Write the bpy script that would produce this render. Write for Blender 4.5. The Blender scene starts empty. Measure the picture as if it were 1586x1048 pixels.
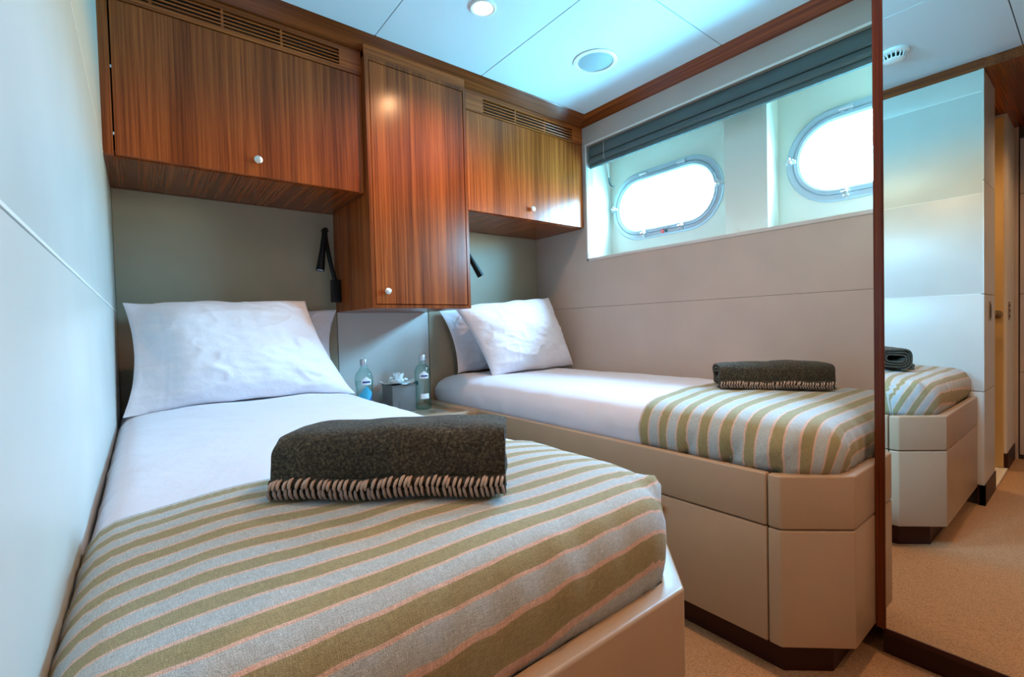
import bpy, bmesh, math, random
from mathutils import Vector, Matrix, noise
random.seed(7)
sc = bpy.context.scene
C = sc.collection
PI = math.pi

# ------------------------------------------------------------------ camera
cam_d = bpy.data.cameras.new('camera'); cam = bpy.data.objects.new('camera', cam_d); C.objects.link(cam)
cam_d.sensor_fit = 'HORIZONTAL'; cam_d.sensor_width = 36; cam_d.lens = 726.53/1586*36
cam_d.clip_start = 0.01
R_ = Vector((0.78519, -0.61869, -0.02624)); U_ = Vector((0.0362, 0.00356, 0.99934)); F_ = Vector((0.61819, 0.78562, -0.02519))
cam.matrix_world = Matrix(((R_.x, U_.x, -F_.x, 0), (R_.y, U_.y, -F_.y, 0), (R_.z, U_.z, -F_.z, 0.8859), (0, 0, 0, 1)))
sc.camera = cam
sc.view_settings.view_transform = 'Standard'; sc.view_settings.look = 'None'
sc.view_settings.gamma = 1; sc.view_settings.use_curve_mapping = False
sc.view_settings.exposure = 0.0
sc.cycles.transparent_max_bounces = 32

# ------------------------------------------------------------------ sky over the water, seen through the portholes
w = bpy.data.worlds.new('sky'); sc.world = w; w.use_nodes = True
nt = w.node_tree; nt.nodes.clear()
o_ = nt.nodes.new('ShaderNodeOutputWorld'); bg = nt.nodes.new('ShaderNodeBackground')
tc = nt.nodes.new('ShaderNodeTexCoord'); sp = nt.nodes.new('ShaderNodeSeparateXYZ')
rp = nt.nodes.new('ShaderNodeValToRGB'); mp = nt.nodes.new('ShaderNodeMapRange')
mp.inputs[1].default_value = -1; mp.inputs[2].default_value = 1
els = rp.color_ramp.elements
SKY = [(0.0, (0.12, 0.46, 0.62)), (0.30, (0.12, 0.46, 0.62)), (0.46, (0.11, 0.44, 0.60)), (0.495, (0.34, 0.38, 0.28)), (0.53, (0.36, 0.42, 0.33)), (0.58, (0.20, 0.58, 0.88)), (0.74, (0.27, 0.66, 1.04)), (0.86, (0.50, 0.95, 1.45)), (1.0, (0.55, 1.0, 1.55))]
els[0].position, els[0].color = SKY[0][0], (*SKY[0][1], 1); els[1].position, els[1].color = SKY[-1][0], (*SKY[-1][1], 1)
for p_, c_ in SKY[1:-1]:
    e = els.new(p_); e.color = (*c_, 1)
nt.links.new(tc.outputs['Generated'], sp.inputs[0]); nt.links.new(sp.outputs['Z'], mp.inputs[0])
nt.links.new(mp.outputs[0], rp.inputs[0]); nt.links.new(rp.outputs[0], bg.inputs[0]); nt.links.new(bg.outputs[0], o_.inputs[0])
bg.inputs[1].default_value = 128.0

WARM = (1.0, 0.55, 0.28)
def lamp(name, loc, power, size=0.07, col=WARM, spot=150):
    d = bpy.data.lights.new(name, 'SPOT'); d.energy = power; d.color = col; d.shadow_soft_size = size
    d.spot_size = math.radians(spot); d.spot_blend = 0.7
    o = bpy.data.objects.new(name, d); C.objects.link(o); o.location = loc
    return o
lamp('warm_ceiling_spot', (1.013, 1.407, 2.030), 24, 0.025)
lamp('warm_ceiling_spot', (0.95, 0.30, 2.035), 35, 0.025)
lamp('warm_ceiling_spot', (0.60, -0.55, 2.035), 24, 0.03)  # added unseen lamp behind the camera, warms the near end
lamp('warm_ceiling_spot', (-0.60, -0.05, 1.99), 16, 0.03)  # added unseen hallway lamp, tints the doorway golden
lamp('bathroom_bulb', (-0.55, 0.95, 1.95), 30, 0.05, (1.0, 0.62, 0.28))
def portal(y, z, sy, sz):
    d = bpy.data.lights.new('window_portal', 'AREA'); d.shape = 'RECTANGLE'; d.size = sy; d.size_y = sz
    d.cycles.is_portal = True
    o = bpy.data.objects.new('window_portal', d); C.objects.link(o)
    o.matrix_world = Matrix(((0, 0, 1, 2.30), (1, 0, 0, y), (0, 1, 0, z), (0, 0, 0, 1)))
portal(1.474, 1.542, 0.62, 0.32); portal(0.524, 1.542, 0.62, 0.32)

# ------------------------------------------------------------------ dimensions (metres; camera stands at x=0, y=0)
XL, XR, YB, ZC = -0.0732, 2.0063, 2.2767, 2.045
YF, YT, ZU, ZT = 1.8553, 1.8202, 1.436, 0.975
ZP = 2.0                      # underside of the cornice
YC = 0.3504                   # where the left wall ends
XM, XW = 1.4795, 2.2152

# ------------------------------------------------------------------ materials
def mat(name, col=(.8,.8,.8), rough=.5, metal=0.0, **kw):
    m = bpy.data.materials.new(name); m.use_nodes = True
    b = m.node_tree.nodes['Principled BSDF']
    b.inputs['Base Color'].default_value = (*col, 1); b.inputs['Roughness'].default_value = rough
    b.inputs['Metallic'].default_value = metal
    for k, v in kw.items(): b.inputs[k.replace('_', ' ')].default_value = v
    return m, m.node_tree, b
def N(t, typ, **kw):
    n = t.nodes.new(typ)
    for k, v in kw.items(): setattr(n, k, v)
    return n
def bump(t, b, src, strength, dist=0.001):
    n = N(t, 'ShaderNodeBump'); n.inputs['Strength'].default_value = strength; n.inputs['Distance'].default_value = dist
    t.links.new(src, n.inputs['Height']); t.links.new(n.outputs[0], b.inputs['Normal']); return n
def coords(t, scale, out='Object'):
    c = N(t, 'ShaderNodeTexCoord'); m = N(t, 'ShaderNodeMapping'); m.inputs['Scale'].default_value = scale
    t.links.new(c.outputs[out], m.inputs[0]); return m.outputs[0]
def noise_n(t, vec, scale, detail=4, rough=.5):
    n = N(t, 'ShaderNodeTexNoise'); n.inputs['Scale'].default_value = scale
    n.inputs['Detail'].default_value = detail; n.inputs['Roughness'].default_value = rough
    t.links.new(vec, n.inputs['Vector']); return n.outputs['Fac']
def ramp(t, src, stops):
    r = N(t, 'ShaderNodeValToRGB'); el = r.color_ramp.elements
    while len(el) > 1: el.remove(el[-1])
    el[0].position = stops[0][0]; el[0].color = (*stops[0][1], 1)
    for p, c in stops[1:]:
        q = el.new(p); q.color = (*c, 1)
    t.links.new(src, r.inputs[0]); return r.outputs[0]
def mixc(t, a, b_, fac, mode='MULTIPLY'):
    m = N(t, 'ShaderNodeMix', data_type='RGBA', blend_type=mode)
    if isinstance(fac, float): m.inputs[0].default_value = fac
    else: t.links.new(fac, m.inputs[0])
    t.links.new(a, m.inputs[6]); t.links.new(b_, m.inputs[7]); return m.outputs[2]

def wood(name, axis='z', tone=1.0):
    m, t, b = mat(name, rough=.24)
    s = {'z': (1, 1, .012), 'x': (.012, 1, 1), 'y': (1, .012, 1)}[axis]
    v = coords(t, s)
    fine = noise_n(t, v, 170, 5, .65)
    broad = noise_n(t, v, 16, 3, .6)
    c1 = ramp(t, fine, [(.28, (.125*tone, .021*tone, .004*tone)), (.5, (.31*tone, .062*tone, .011*tone)), (.75, (.48*tone, .116*tone, .023*tone))])
    c2 = ramp(t, broad, [(.33, (.50, .44, .42)), (.52, (.92, .92, .92)), (.68, (1.22, 1.25, 1.25))])
    c = mixc(t, c1, c2, .85)
    t.links.new(c, b.inputs['Base Color'])
    b.inputs['Coat Weight'].default_value = .10; b.inputs['Coat Roughness'].default_value = .20; b.inputs['Specular IOR Level'].default_value = .24
    bump(t, b, fine, .08, .0004)
    return m
WOODZ = wood('teak_upright_grain', 'z'); WOODX = wood('teak_level_grain', 'x'); WOODY = wood('teak_depth_grain', 'y')
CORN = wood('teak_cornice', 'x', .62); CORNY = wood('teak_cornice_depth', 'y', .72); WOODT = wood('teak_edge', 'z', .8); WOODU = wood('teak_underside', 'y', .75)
DARKW, t, b = mat('mahogany_plinth', (.034, .006, .004), .45); b.inputs['Specular IOR Level'].default_value = .3
FRAMEW = wood('mirror_frame_wood', 'z', .36)

def leather(name, col, rough=.42, bs=.25):
    m, t, b = mat(name, col, rough)
    v = coords(t, (1, 1, 1)); n = noise_n(t, v, 420, 3)
    n2 = noise_n(t, v, 5, 2)
    c = ramp(t, n2, [(.3, tuple(x*.95 for x in col)), (.7, tuple(min(1, x*1.03) for x in col))])
    t.links.new(c, b.inputs['Base Color']); bump(t, b, n, bs, .0006)
    return m
L_WALL = leather('cream_leather_wall', (.52, .43, .37), .38)
L_LEFT = leather('cream_leather_gloss', (.60, .61, .57), .33, .05)
L_HEAD = leather('shaded_cream_leather', (.36, .295, .205), .5)  # same cream leather, its lack of light put into the colour
L_MID = leather('pale_leather', (.62, .57, .53), .5)
L_BED = leather('beige_bed_leather', (.42, .30, .195), .36)
CEIL, t, b = mat('ceiling_fabric', (.66, .74, .80), .6)
v = coords(t, (1, 1, 1)); bump(t, b, noise_n(t, v, 60, 4), .12, .001)
SEAM, _, _ = mat('dark_joint', (.05, .045, .04), .8)
PALE, _, _ = mat('pale_trim_and_joint_glint', (.85, .83, .78), .4)  # pale trim colour, also the painted glint along the left wall joints
LINER, _, _ = mat('cream_window_lining', (.76, .74, .64), .45)
SILL, _, _ = mat('white_gloss_sill', (.90, .90, .88), .3)
BLACK, _, _ = mat('black_lacquer', (.006, .006, .007), .4, Specular_IOR_Level=.25)
GAP, _, _ = mat('cabinet_interior', (.006, .004, .003), .9)
STEEL, _, _ = mat('brushed_steel', (.70, .71, .72), .28, 1.0)
KNOB, _, _ = mat('satin_nickel', (.82, .80, .76), .33, .8)
RING, t, b = mat('porthole_alloy', (.50, .58, .64), .30, .4)
BRASS, _, _ = mat('aged_brass', (.45, .33, .18), .35, .9)
WHITEP, _, _ = mat('white_plastic', (.80, .82, .82), .35)
GRILLE, t, b = mat('speaker_mesh', (.26, .30, .33), .6)
v = coords(t, (1, 1, 1)); vo = N(t, 'ShaderNodeTexVoronoi'); vo.inputs['Scale'].default_value = 420
t.links.new(v, vo.inputs['Vector']); bump(t, b, vo.outputs['Distance'], .5, .001)
REDP, _, _ = mat('red_sticker', (.75, .12, .12), .5)
GOLDP = wood('lamplit_door_veneer', 'z', 1.0)
bb = GOLDP.node_tree.nodes['Principled BSDF']
for l in list(GOLDP.node_tree.links):
    if l.to_socket == bb.inputs['Base Color']: GOLDP.node_tree.links.remove(l)
bb.inputs['Base Color'].default_value = (.72, .48, .20, 1)  # cream door with warm lamplight put into its colour
EMIT = bpy.data.materials.new('lamp_glow'); EMIT.use_nodes = True
t = EMIT.node_tree; t.nodes.clear(); em = N(t, 'ShaderNodeEmission'); oo = N(t, 'ShaderNodeOutputMaterial')
em.inputs[0].default_value = (1, .72, .42, 1); em.inputs[1].default_value = 14; t.links.new(em.outputs[0], oo.inputs[0])
MIRROR = bpy.data.materials.new('mirror_glass'); MIRROR.use_nodes = True
t = MIRROR.node_tree; t.nodes.clear(); g = N(t, 'ShaderNodeBsdfGlossy'); oo = N(t, 'ShaderNodeOutputMaterial')
g.inputs[0].default_value = (.90, .92, .91, 1); g.inputs['Roughness'].default_value = 0; t.links.new(g.outputs[0], oo.inputs[0])

def thin_glass(name, tint, edge, refl=.9):
    m = bpy.data.materials.new(name); m.use_nodes = True; t = m.node_tree; t.nodes.clear()
    lw = N(t, 'ShaderNodeLayerWeight'); lw.inputs['Blend'].default_value = .35
    mx = N(t, 'ShaderNodeMix', data_type='RGBA'); mx.inputs[6].default_value = (*tint, 1); mx.inputs[7].default_value = (*edge, 1)
    t.links.new(lw.outputs['Facing'], mx.inputs[0])
    tr = N(t, 'ShaderNodeBsdfTransparent'); t.links.new(mx.outputs[2], tr.inputs[0])
    gl = N(t, 'ShaderNodeBsdfGlossy'); gl.inputs['Roughness'].default_value = .03
    pw = N(t, 'ShaderNodeMath', operation='POWER'); pw.inputs[1].default_value = 4.0; lf = N(t, 'ShaderNodeLayerWeight'); lf.inputs['Blend'].default_value = .5; t.links.new(lf.outputs['Facing'], pw.inputs[0])
    fr = N(t, 'ShaderNodeMath', operation='MULTIPLY_ADD'); fr.inputs[1].default_value = .55; fr.inputs[2].default_value = .04; t.links.new(pw.outputs[0], fr.inputs[0])
    ms = N(t, 'ShaderNodeMixShader'); oo = N(t, 'ShaderNodeOutputMaterial')
    t.links.new(fr.outputs[0], ms.inputs[0]); t.links.new(tr.outputs[0], ms.inputs[1]); t.links.new(gl.outputs[0], ms.inputs[2])
    t.links.new(ms.outputs[0], oo.inputs[0]); return m
PANE = thin_glass('porthole_pane', (.97, .98, .98), (.9, .95, .95))
BOTTLEG = thin_glass('bottle_green_glass', (.88, .975, .965), (.55, .80, .76))
WATER = thin_glass('bottle_water', (.95, .99, .985), (.72, .88, .86))
CLEARG = thin_glass('clear_glass', (.985, .99, .99), (.88, .91, .93))

CARPET, t, b = mat('tan_loop_carpet', (.40, .25, .14), .95)
v = coords(t, (1, 1, 1)); vo = N(t, 'ShaderNodeTexVoronoi'); vo.inputs['Scale'].default_value = 230; t.links.new(v, vo.inputs['Vector'])
n1 = noise_n(t, v, 260, 3)
c = mixc(t, ramp(t, vo.outputs['Distance'], [(.1, (.56, .335, .17)), (.75, (.38, .215, .105))]), ramp(t, n1, [(.3, (.8, .8, .8)), (.7, (1.15, 1.15, 1.15))]), .8)
t.links.new(c, b.inputs['Base Color']); bump(t, b, vo.outputs['Distance'], -.6, .003)

SHEET, t, b = mat('white_cotton_sheet', (.72, .70, .77), .75, Sheen_Weight=.2)
v = coords(t, (1, 1, 1)); n1 = noise_n(t, v, 9, 4, .55); bump(t, b, n1, .35, .012)
PILLOWM, t, b = mat('white_cotton_pillowcase', (.80, .79, .85), .7, Sheen_Weight=.2)
v = coords(t, (1, 1, 1.3)); n1 = noise_n(t, v, 9, 4, .5); bump(t, b, n1, .5, .02)

def stripes(name, period, phase=0.0):
    m, t, b = mat(name, rough=.9, Sheen_Weight=.15)
    uv = N(t, 'ShaderNodeUVMap'); uv.uv_map = 'stripe'
    s = N(t, 'ShaderNodeSeparateXYZ'); t.links.new(uv.outputs[0], s.inputs[0])
    md = N(t, 'ShaderNodeMath', operation='MULTIPLY_ADD'); md.inputs[1].default_value = 1/period; md.inputs[2].default_value = phase
    t.links.new(s.outputs['Y'], md.inputs[0])
    fr = N(t, 'ShaderNodeMath', operation='FRACT'); t.links.new(md.outputs[0], fr.inputs[0])
    GREEN = (.31, .275, .135); BLUE = (.43, .50, .51); PINK = (.66, .46, .37)
    r = N(t, 'ShaderNodeValToRGB'); el = r.color_ramp.elements; r.color_ramp.interpolation = 'LINEAR'
    st = [(0, BLUE), (.41, BLUE), (.425, PINK), (.495, PINK), (.51, GREEN), (.91, GREEN), (.925, PINK), (.985, PINK), (1, BLUE)]
    el[0].position = 0; el[0].color = (*BLUE, 1); el[1].position = 1; el[1].color = (*BLUE, 1)
    for p, c in st[1:-1]:
        q = el.new(p); q.color = (*c, 1)
    t.links.new(fr.outputs[0], r.inputs[0])
    mpn = N(t, 'ShaderNodeMapping'); mpn.inputs['Scale'].default_value = (900, 90, 1); t.links.new(uv.outputs[0], mpn.inputs[0])
    n1 = noise_n(t, mpn.outputs[0], 1, 3, .7)
    mp2 = N(t, 'ShaderNodeMapping'); mp2.inputs['Scale'].default_value = (90, 900, 1); t.links.new(uv.outputs[0], mp2.inputs[0])
    n2 = noise_n(t, mp2.outputs[0], 1, 3, .7)
    n3 = noise_n(t, coords(t, (1, 1, 1)), 900, 2, .6)
    a = mixc(t, r.outputs[0], ramp(t, n1, [(.3, (.72, .72, .72)), (.7, (1.25, 1.25, 1.25))]), .8)
    a = mixc(t, a, ramp(t, n2, [(.3, (.72, .72, .72)), (.7, (1.25, 1.25, 1.25))]), .8)
    a = mixc(t, a, ramp(t, n3, [(.3, (.7, .7, .7)), (.7, (1.3, 1.3, 1.3))]), .7)
    t.links.new(a, b.inputs['Base Color']); bump(t, b, n3, .5, .0015)
    return m
THROW = stripes('striped_linen', .0480, .30); THROWR = stripes('striped_linen_window_bed', .0645, .40)
WOOL, t, b = mat('dark_melange_wool', rough=.95, Sheen_Weight=.05)
v = coords(t, (1, 1, 1)); n1 = noise_n(t, v, 240, 4, .75); n2 = noise_n(t, v, 45, 3, .6)
c = mixc(t, ramp(t, n1, [(.34, (.008, .009, .006)), (.5, (.040, .037, .024)), (.68, (.140, .125, .085))]), ramp(t, n2, [(.35, (.8, .8, .82)), (.65, (1.2, 1.1, 1.0))]), .8)
t.links.new(c, b.inputs['Base Color']); bump(t, b, n1, .7, .003)
YARN, _, _ = mat('beige_yarn', (.52, .40, .33), .9)
YARND, _, _ = mat('grey_brown_yarn', (.30, .25, .23), .9)
BLIND, t, b = mat('grey_green_blind', (.095, .125, .122), .8)
n1 = noise_n(t, coords(t, (1, 1, 1)), 500, 3); bump(t, b, n1, .3, .001)
CORD, _, _ = mat('blind_cord', (.75, .78, .76), .6)
TEAL, _, _ = mat('dark_teal_cleat', (.02, .10, .13), .4)
GREYL = leather('grey_leather', (.17, .16, .155), .5)
TISSUE, _, _ = mat('white_tissue', (.9, .92, .92), .8, Subsurface_Weight=0.0)
LABELB, _, _ = mat('blue_label', (.05, .42, .62), .5)
LABELW, _, _ = mat('white_label', (.85, .88, .92), .5)
INK, _, _ = mat('navy_print', (.05, .08, .25), .5)
CAPM, _, _ = mat('silver_cap', (.62, .64, .68), .35, .7)

# ------------------------------------------------------------------ helpers
def bx(bm, x0, x1, y0, y1, z0, z1, bev=0.0, seg=2):
    vs = [bm.verts.new(p) for p in ((x0,y0,z0),(x1,y0,z0),(x1,y1,z0),(x0,y1,z0),(x0,y0,z1),(x1,y0,z1),(x1,y1,z1),(x0,y1,z1))]
    fs = [bm.faces.new([vs[i] for i in q]) for q in ((0,3,2,1),(4,5,6,7),(0,1,5,4),(1,2,6,5),(2,3,7,6),(3,0,4,7))]
    if bev:
        es = list({e for f in fs for e in f.edges})
        bmesh.ops.bevel(bm, geom=es, offset=bev, segments=seg, profile=.5, affect='EDGES')
def box(*a, **k):
    bm = bmesh.new(); bx(bm, *a, **k); return bm
def obj(name, bm, m, parent=None, smooth=False, label=None, mats=None):
    root = parent
    while root is not None and root.parent is not None: root = root.parent
    if root is not None: bmesh.ops.translate(bm, verts=bm.verts, vec=-root.location)
    me = bpy.data.meshes.new(name)
    bmesh.ops.recalc_face_normals(bm, faces=bm.faces)
    bm.to_mesh(me); bm.free()
    for mm in (mats or [m]): me.materials.append(mm)
    if smooth:
        me.polygons.foreach_set('use_smooth', [True]*len(me.polygons))
        try: me.set_sharp_from_angle(angle=math.radians(40 if smooth is True else smooth))
        except Exception: pass
    o = bpy.data.objects.new(name, me); C.objects.link(o)
    if parent is not None: o.parent = parent
    if label: o['label'] = label
    return o
def tag(o, label, cat, group=None):
    o['label'] = label; o['category'] = cat
    if group: o['group'] = group
    return o
def thing(name, label, cat, loc, group=None):
    o = bpy.data.objects.new(name, None); C.objects.link(o); o.location = loc; o.empty_display_size = .05
    return tag(o, label, cat, group)
def struct(name, bm=None, m=None, label=None, smooth=False):
    if bm is None:
        o = bpy.data.objects.new(name, None); C.objects.link(o); o.empty_display_size = .05
    else: o = obj(name, bm, m, smooth=smooth)
    o['kind'] = 'structure'
    if label: o['label'] = label
    return o
def tube(bm, pts, rads, seg=10, caps=True):
    pts = [Vector(p) for p in pts]
    if not isinstance(rads, (list, tuple)): rads = [rads]*len(pts)
    rings = []; prev = None
    for i, p in enumerate(pts):
        d = (pts[min(i+1, len(pts)-1)] - pts[max(i-1, 0)]).normalized()
        if prev is None:
            a = Vector((0,0,1)) if abs(d.z) < .9 else Vector((1,0,0))
            u = d.cross(a).normalized()
        else: u = (prev - d*prev.dot(d)).normalized()
        prev = u; v = d.cross(u)
        rings.append([bm.verts.new(p + (u*math.cos(2*PI*k/seg) + v*math.sin(2*PI*k/seg))*rads[i]) for k in range(seg)])
    for a, b in zip(rings, rings[1:]):
        for k in range(seg): bm.faces.new((a[k], a[(k+1)%seg], b[(k+1)%seg], b[k]))
    if caps: bm.faces.new(rings[0][::-1]); bm.faces.new(rings[-1])
def lathe(bm, c, prof, seg=32, axis='z', cap=True):
    c = Vector(c); ax = {'z': (Vector((1,0,0)), Vector((0,1,0)), Vector((0,0,1))), 'x': (Vector((0,1,0)), Vector((0,0,1)), Vector((1,0,0))),
          'y': (Vector((0,0,1)), Vector((1,0,0)), Vector((0,1,0)))}[axis] if isinstance(axis, str) else axis
    rings = []
    for r, h in prof:
        if r < 1e-6: rings.append([bm.verts.new(c + ax[2]*h)])
        else: rings.append([bm.verts.new(c + (ax[0]*math.cos(2*PI*k/seg) + ax[1]*math.sin(2*PI*k/seg))*r + ax[2]*h) for k in range(seg)])
    for a, b in zip(rings, rings[1:]):
        for k in range(seg):
            j = (k+1) % seg
            if len(a) == 1 and len(b) == 1: continue
            if len(a) == 1: bm.faces.new((a[0], b[j], b[k]))
            elif len(b) == 1: bm.faces.new((a[k], a[j], b[0]))
            else: bm.faces.new((a[k], a[j], b[j], b[k]))
def frame_from(d):
    d = Vector(d).normalized(); a = Vector((0,0,1)) if abs(d.z) < .9 else Vector((1,0,0))
    u = d.cross(a).normalized(); return (u, d.cross(u), d)
def prism(bm, prof, ax, a, b):
    # prof: 2D points in the plane across axis ax, extruded a->b
    def P(p, t):
        return (t, p[0], p[1]) if ax == 'x' else (p[0], t, p[1]) if ax == 'y' else (p[0], p[1], t)
    A = [bm.verts.new(P(p, a)) for p in prof]; B = [bm.verts.new(P(p, b)) for p in prof]; n = len(prof)
    for i in range(n): bm.faces.new((A[i], A[(i+1)%n], B[(i+1)%n], B[i]))
    bm.faces.new(A[::-1]); bm.faces.new(B)
def nz(x, y, z, s=1.0): return noise.noise(Vector((x*s, y*s, z*s)))

# ================================================================== THE ROOM
struct('floor', box(-1.35, 2.0063, -1.0, YB, -.03, 0), CARPET, 'tan looped carpet floor')

# ceiling: a backing board and fabric panels with open joints
ce = struct('ceiling', box(-1.35, 2.35, -1.0, YB+.1, ZC+.006, ZC+.05), SEAM, 'pale ceiling of large flush panels')
def cpanel(x0, x1, y0, y1):
    g = .0016
    obj('ceiling_panel', box(x0+g, x1-g, y0+g, y1-g, ZC, ZC+.012, bev=.0012, seg=1), CEIL, ce)
cpanel(XL-.02, .762, 1.01, YB); cpanel(.762, 1.27, 1.01, YB); cpanel(1.27, XR+.01, 1.01, YB)
cpanel(XL-.02, .65, .231, 1.01); cpanel(.65, XR+.01, .231, 1.01)
cpanel(XL-.02, .65, -1.0, .231); cpanel(.65, XR+.01, -1.0, .231)

# left wall: glossy leather panels with window-light glints on the joints put in as pale strips
wl = struct('wall_left', box(XL-.10, XL-.012, YC+.02, YB+.08, 0, ZC), SEAM, 'glossy cream leather wall beside the left bed')
def lpanel(z0, z1):
    obj('wall_panel', box(XL-.014, XL, YC+.004, YB, z0+.0012, z1-.0012, bev=.003, seg=2), L_LEFT, wl, smooth=True)
ZL = [.0935, .529, .9795, 1.438, 1.898, 2.0]
for a, b_ in zip(ZL, ZL[1:]): lpanel(a, b_)
for z in ZL[2:5]: obj('joint_glint', box(XL-.010, XL+.0008, YC+.01, YB, z-.0017, z+.0017), PALE, wl)

# back wall with the two headboard panels and the pale panel between them
wb = struct('wall_back', box(XL-.1, XR+.1, YB, YB+.08, 0, ZC), L_HEAD, 'cream leather headboard wall with shade painted into its colour')
obj('headboard_panel', box(XL, .7275, YB-.012, YB+.002, .40, ZU, bev=.003), L_HEAD, wb)
obj('headboard_panel', box(1.2145, XR, YB-.012, YB+.002, .40, ZU, bev=.003), L_HEAD, wb)
obj('wall_panel', box(.7305, 1.2115, YB-.010, YB+.002, .40, ZT, bev=.002), L_MID, wb, label='pale panel between the headboards')

# right wall with window recess
WY0, WY1, WZ0, WZ1 = .20, 1.8251, 1.2607, 1.8918
wr = struct('wall_right', None, None, 'cream leather wall with window recess beside the right bed')
def rp_(x0, x1, y0, y1, z0, z1, m=L_WALL, name='wall_panel', bev=.0):
    obj(name, box(x0, x1, y0, y1, z0, z1, bev=bev), m, wr)
XO = 2.30
rp_(XR, XR+.05, -1.0, YB+.08, 0, .9843, bev=.0015)
bm = bmesh.new()
bx(bm, XR, XR+.05, -1.0, YB+.08, .9857, WZ0); bx(bm, XR, XR+.05, WY1, YB+.08, WZ0, ZC); bx(bm, XR, XR+.05, -1.0, WY0, WZ0, ZC)
bx(bm, XR, XR+.05, WY0, WY1, WZ1, ZC)
obj('wall_panel', bm, L_WALL, wr)
rp_(XR+.003, XR+.05, -1.0, YB+.08, .9843, .9857, SEAM, 'joint')
# recess lining
rp_(XR+.05, XO, WY0, WY1, WZ0-.04, WZ0, SILL, 'window_sill'); rp_(XR+.05, XO, WY0, WY1, WZ1, WZ1+.04, LINER, 'recess_head')
rp_(XR+.05, XO, WY1, WY1+.04, WZ0-.04, WZ1+.04, LINER, 'recess_side'); rp_(XR+.05, XO, WY0-.04, WY0, WZ0-.04, WZ1+.04, LINER, 'recess_side')
bm = bmesh.new(); bx(bm, XR-.003, XR+.004, WY0, WY1+.012, WZ0-.014, WZ0); obj('sill_edge', bm, L_MID, wr)
bm = bmesh.new(); bx(bm, XR-.003, XR+.004, WY0, WY1+.012, WZ1, WZ1+.010); bx(bm, XR-.003, XR+.004, WY1, WY1+.010, WZ0-.014, WZ1+.010)
obj('recess_edge', bm, PALE, wr)
rp_(2.11, XW+.004, .896, 1.085, WZ0, WZ1, LINER, 'pilaster', bev=.003)

def stadium(cy, cz, a, r, n=16):
    pts = []
    for s, th0 in ((1, -PI/2), (-1, PI/2)):
        for k in range(n+1):
            th = th0 + PI*k/n
            pts.append((cy + s*a + math.cos(th)*r, cz + math.sin(th)*r))
    return pts
SA = .150
def backing(cy, y0, y1):
    bm = bmesh.new()
    inner = stadium(cy, 1.542, SA, .160, 16)
    vi = [bm.verts.new((XW, y, z)) for y, z in inner]
    def sq(y, z):
        # project hole point out to the rectangle border
        dy, dz = y-cy, z-1.542; s = 1e9
        if dy > 1e-6: s = min(s, (y1-cy)/dy)
        if dy < -1e-6: s = min(s, (y0-cy)/dy)
        if dz > 1e-6: s = min(s, (WZ1-1.542)/dz)
        if dz < -1e-6: s = min(s, (WZ0-1.542)/dz)
        return (cy+dy*s, 1.542+dz*s)
    vo_ = [bm.verts.new((XW, *sq(y, z))) for y, z in inner]
    cor = {}
    n = len(inner)
    for i in range(n):
        j = (i+1) % n
        f = bm.faces.new((vi[i], vi[j], vo_[j], vo_[i]))
        a, b = vo_[i].co, vo_[j].co
        if abs(a.y-b.y) > 1e-5 and abs(a.z-b.z) > 1e-5:
            cy_ = a.y if abs(a.y-y0) < 1e-5 or abs(a.y-y1) < 1e-5 else b.y
            cz_ = a.z if abs(a.z-WZ0) < 1e-5 or abs(a.z-WZ1) < 1e-5 else b.z
            bm.faces.new((vo_[i], vo_[j], bm.verts.new((XW, cy_, cz_))))
    r = bmesh.ops.extrude_face_region(bm, geom=bm.faces[:])
    bmesh.ops.translate(bm, verts=[v for v in r['geom'] if isinstance(v, bmesh.types.BMVert)], vec=(.08, 0, 0))
    obj('hull_lining', bm, LINER, wr)
backing(1.474, 1.0, WY1); backing(.524, WY0, 1.0)

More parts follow.
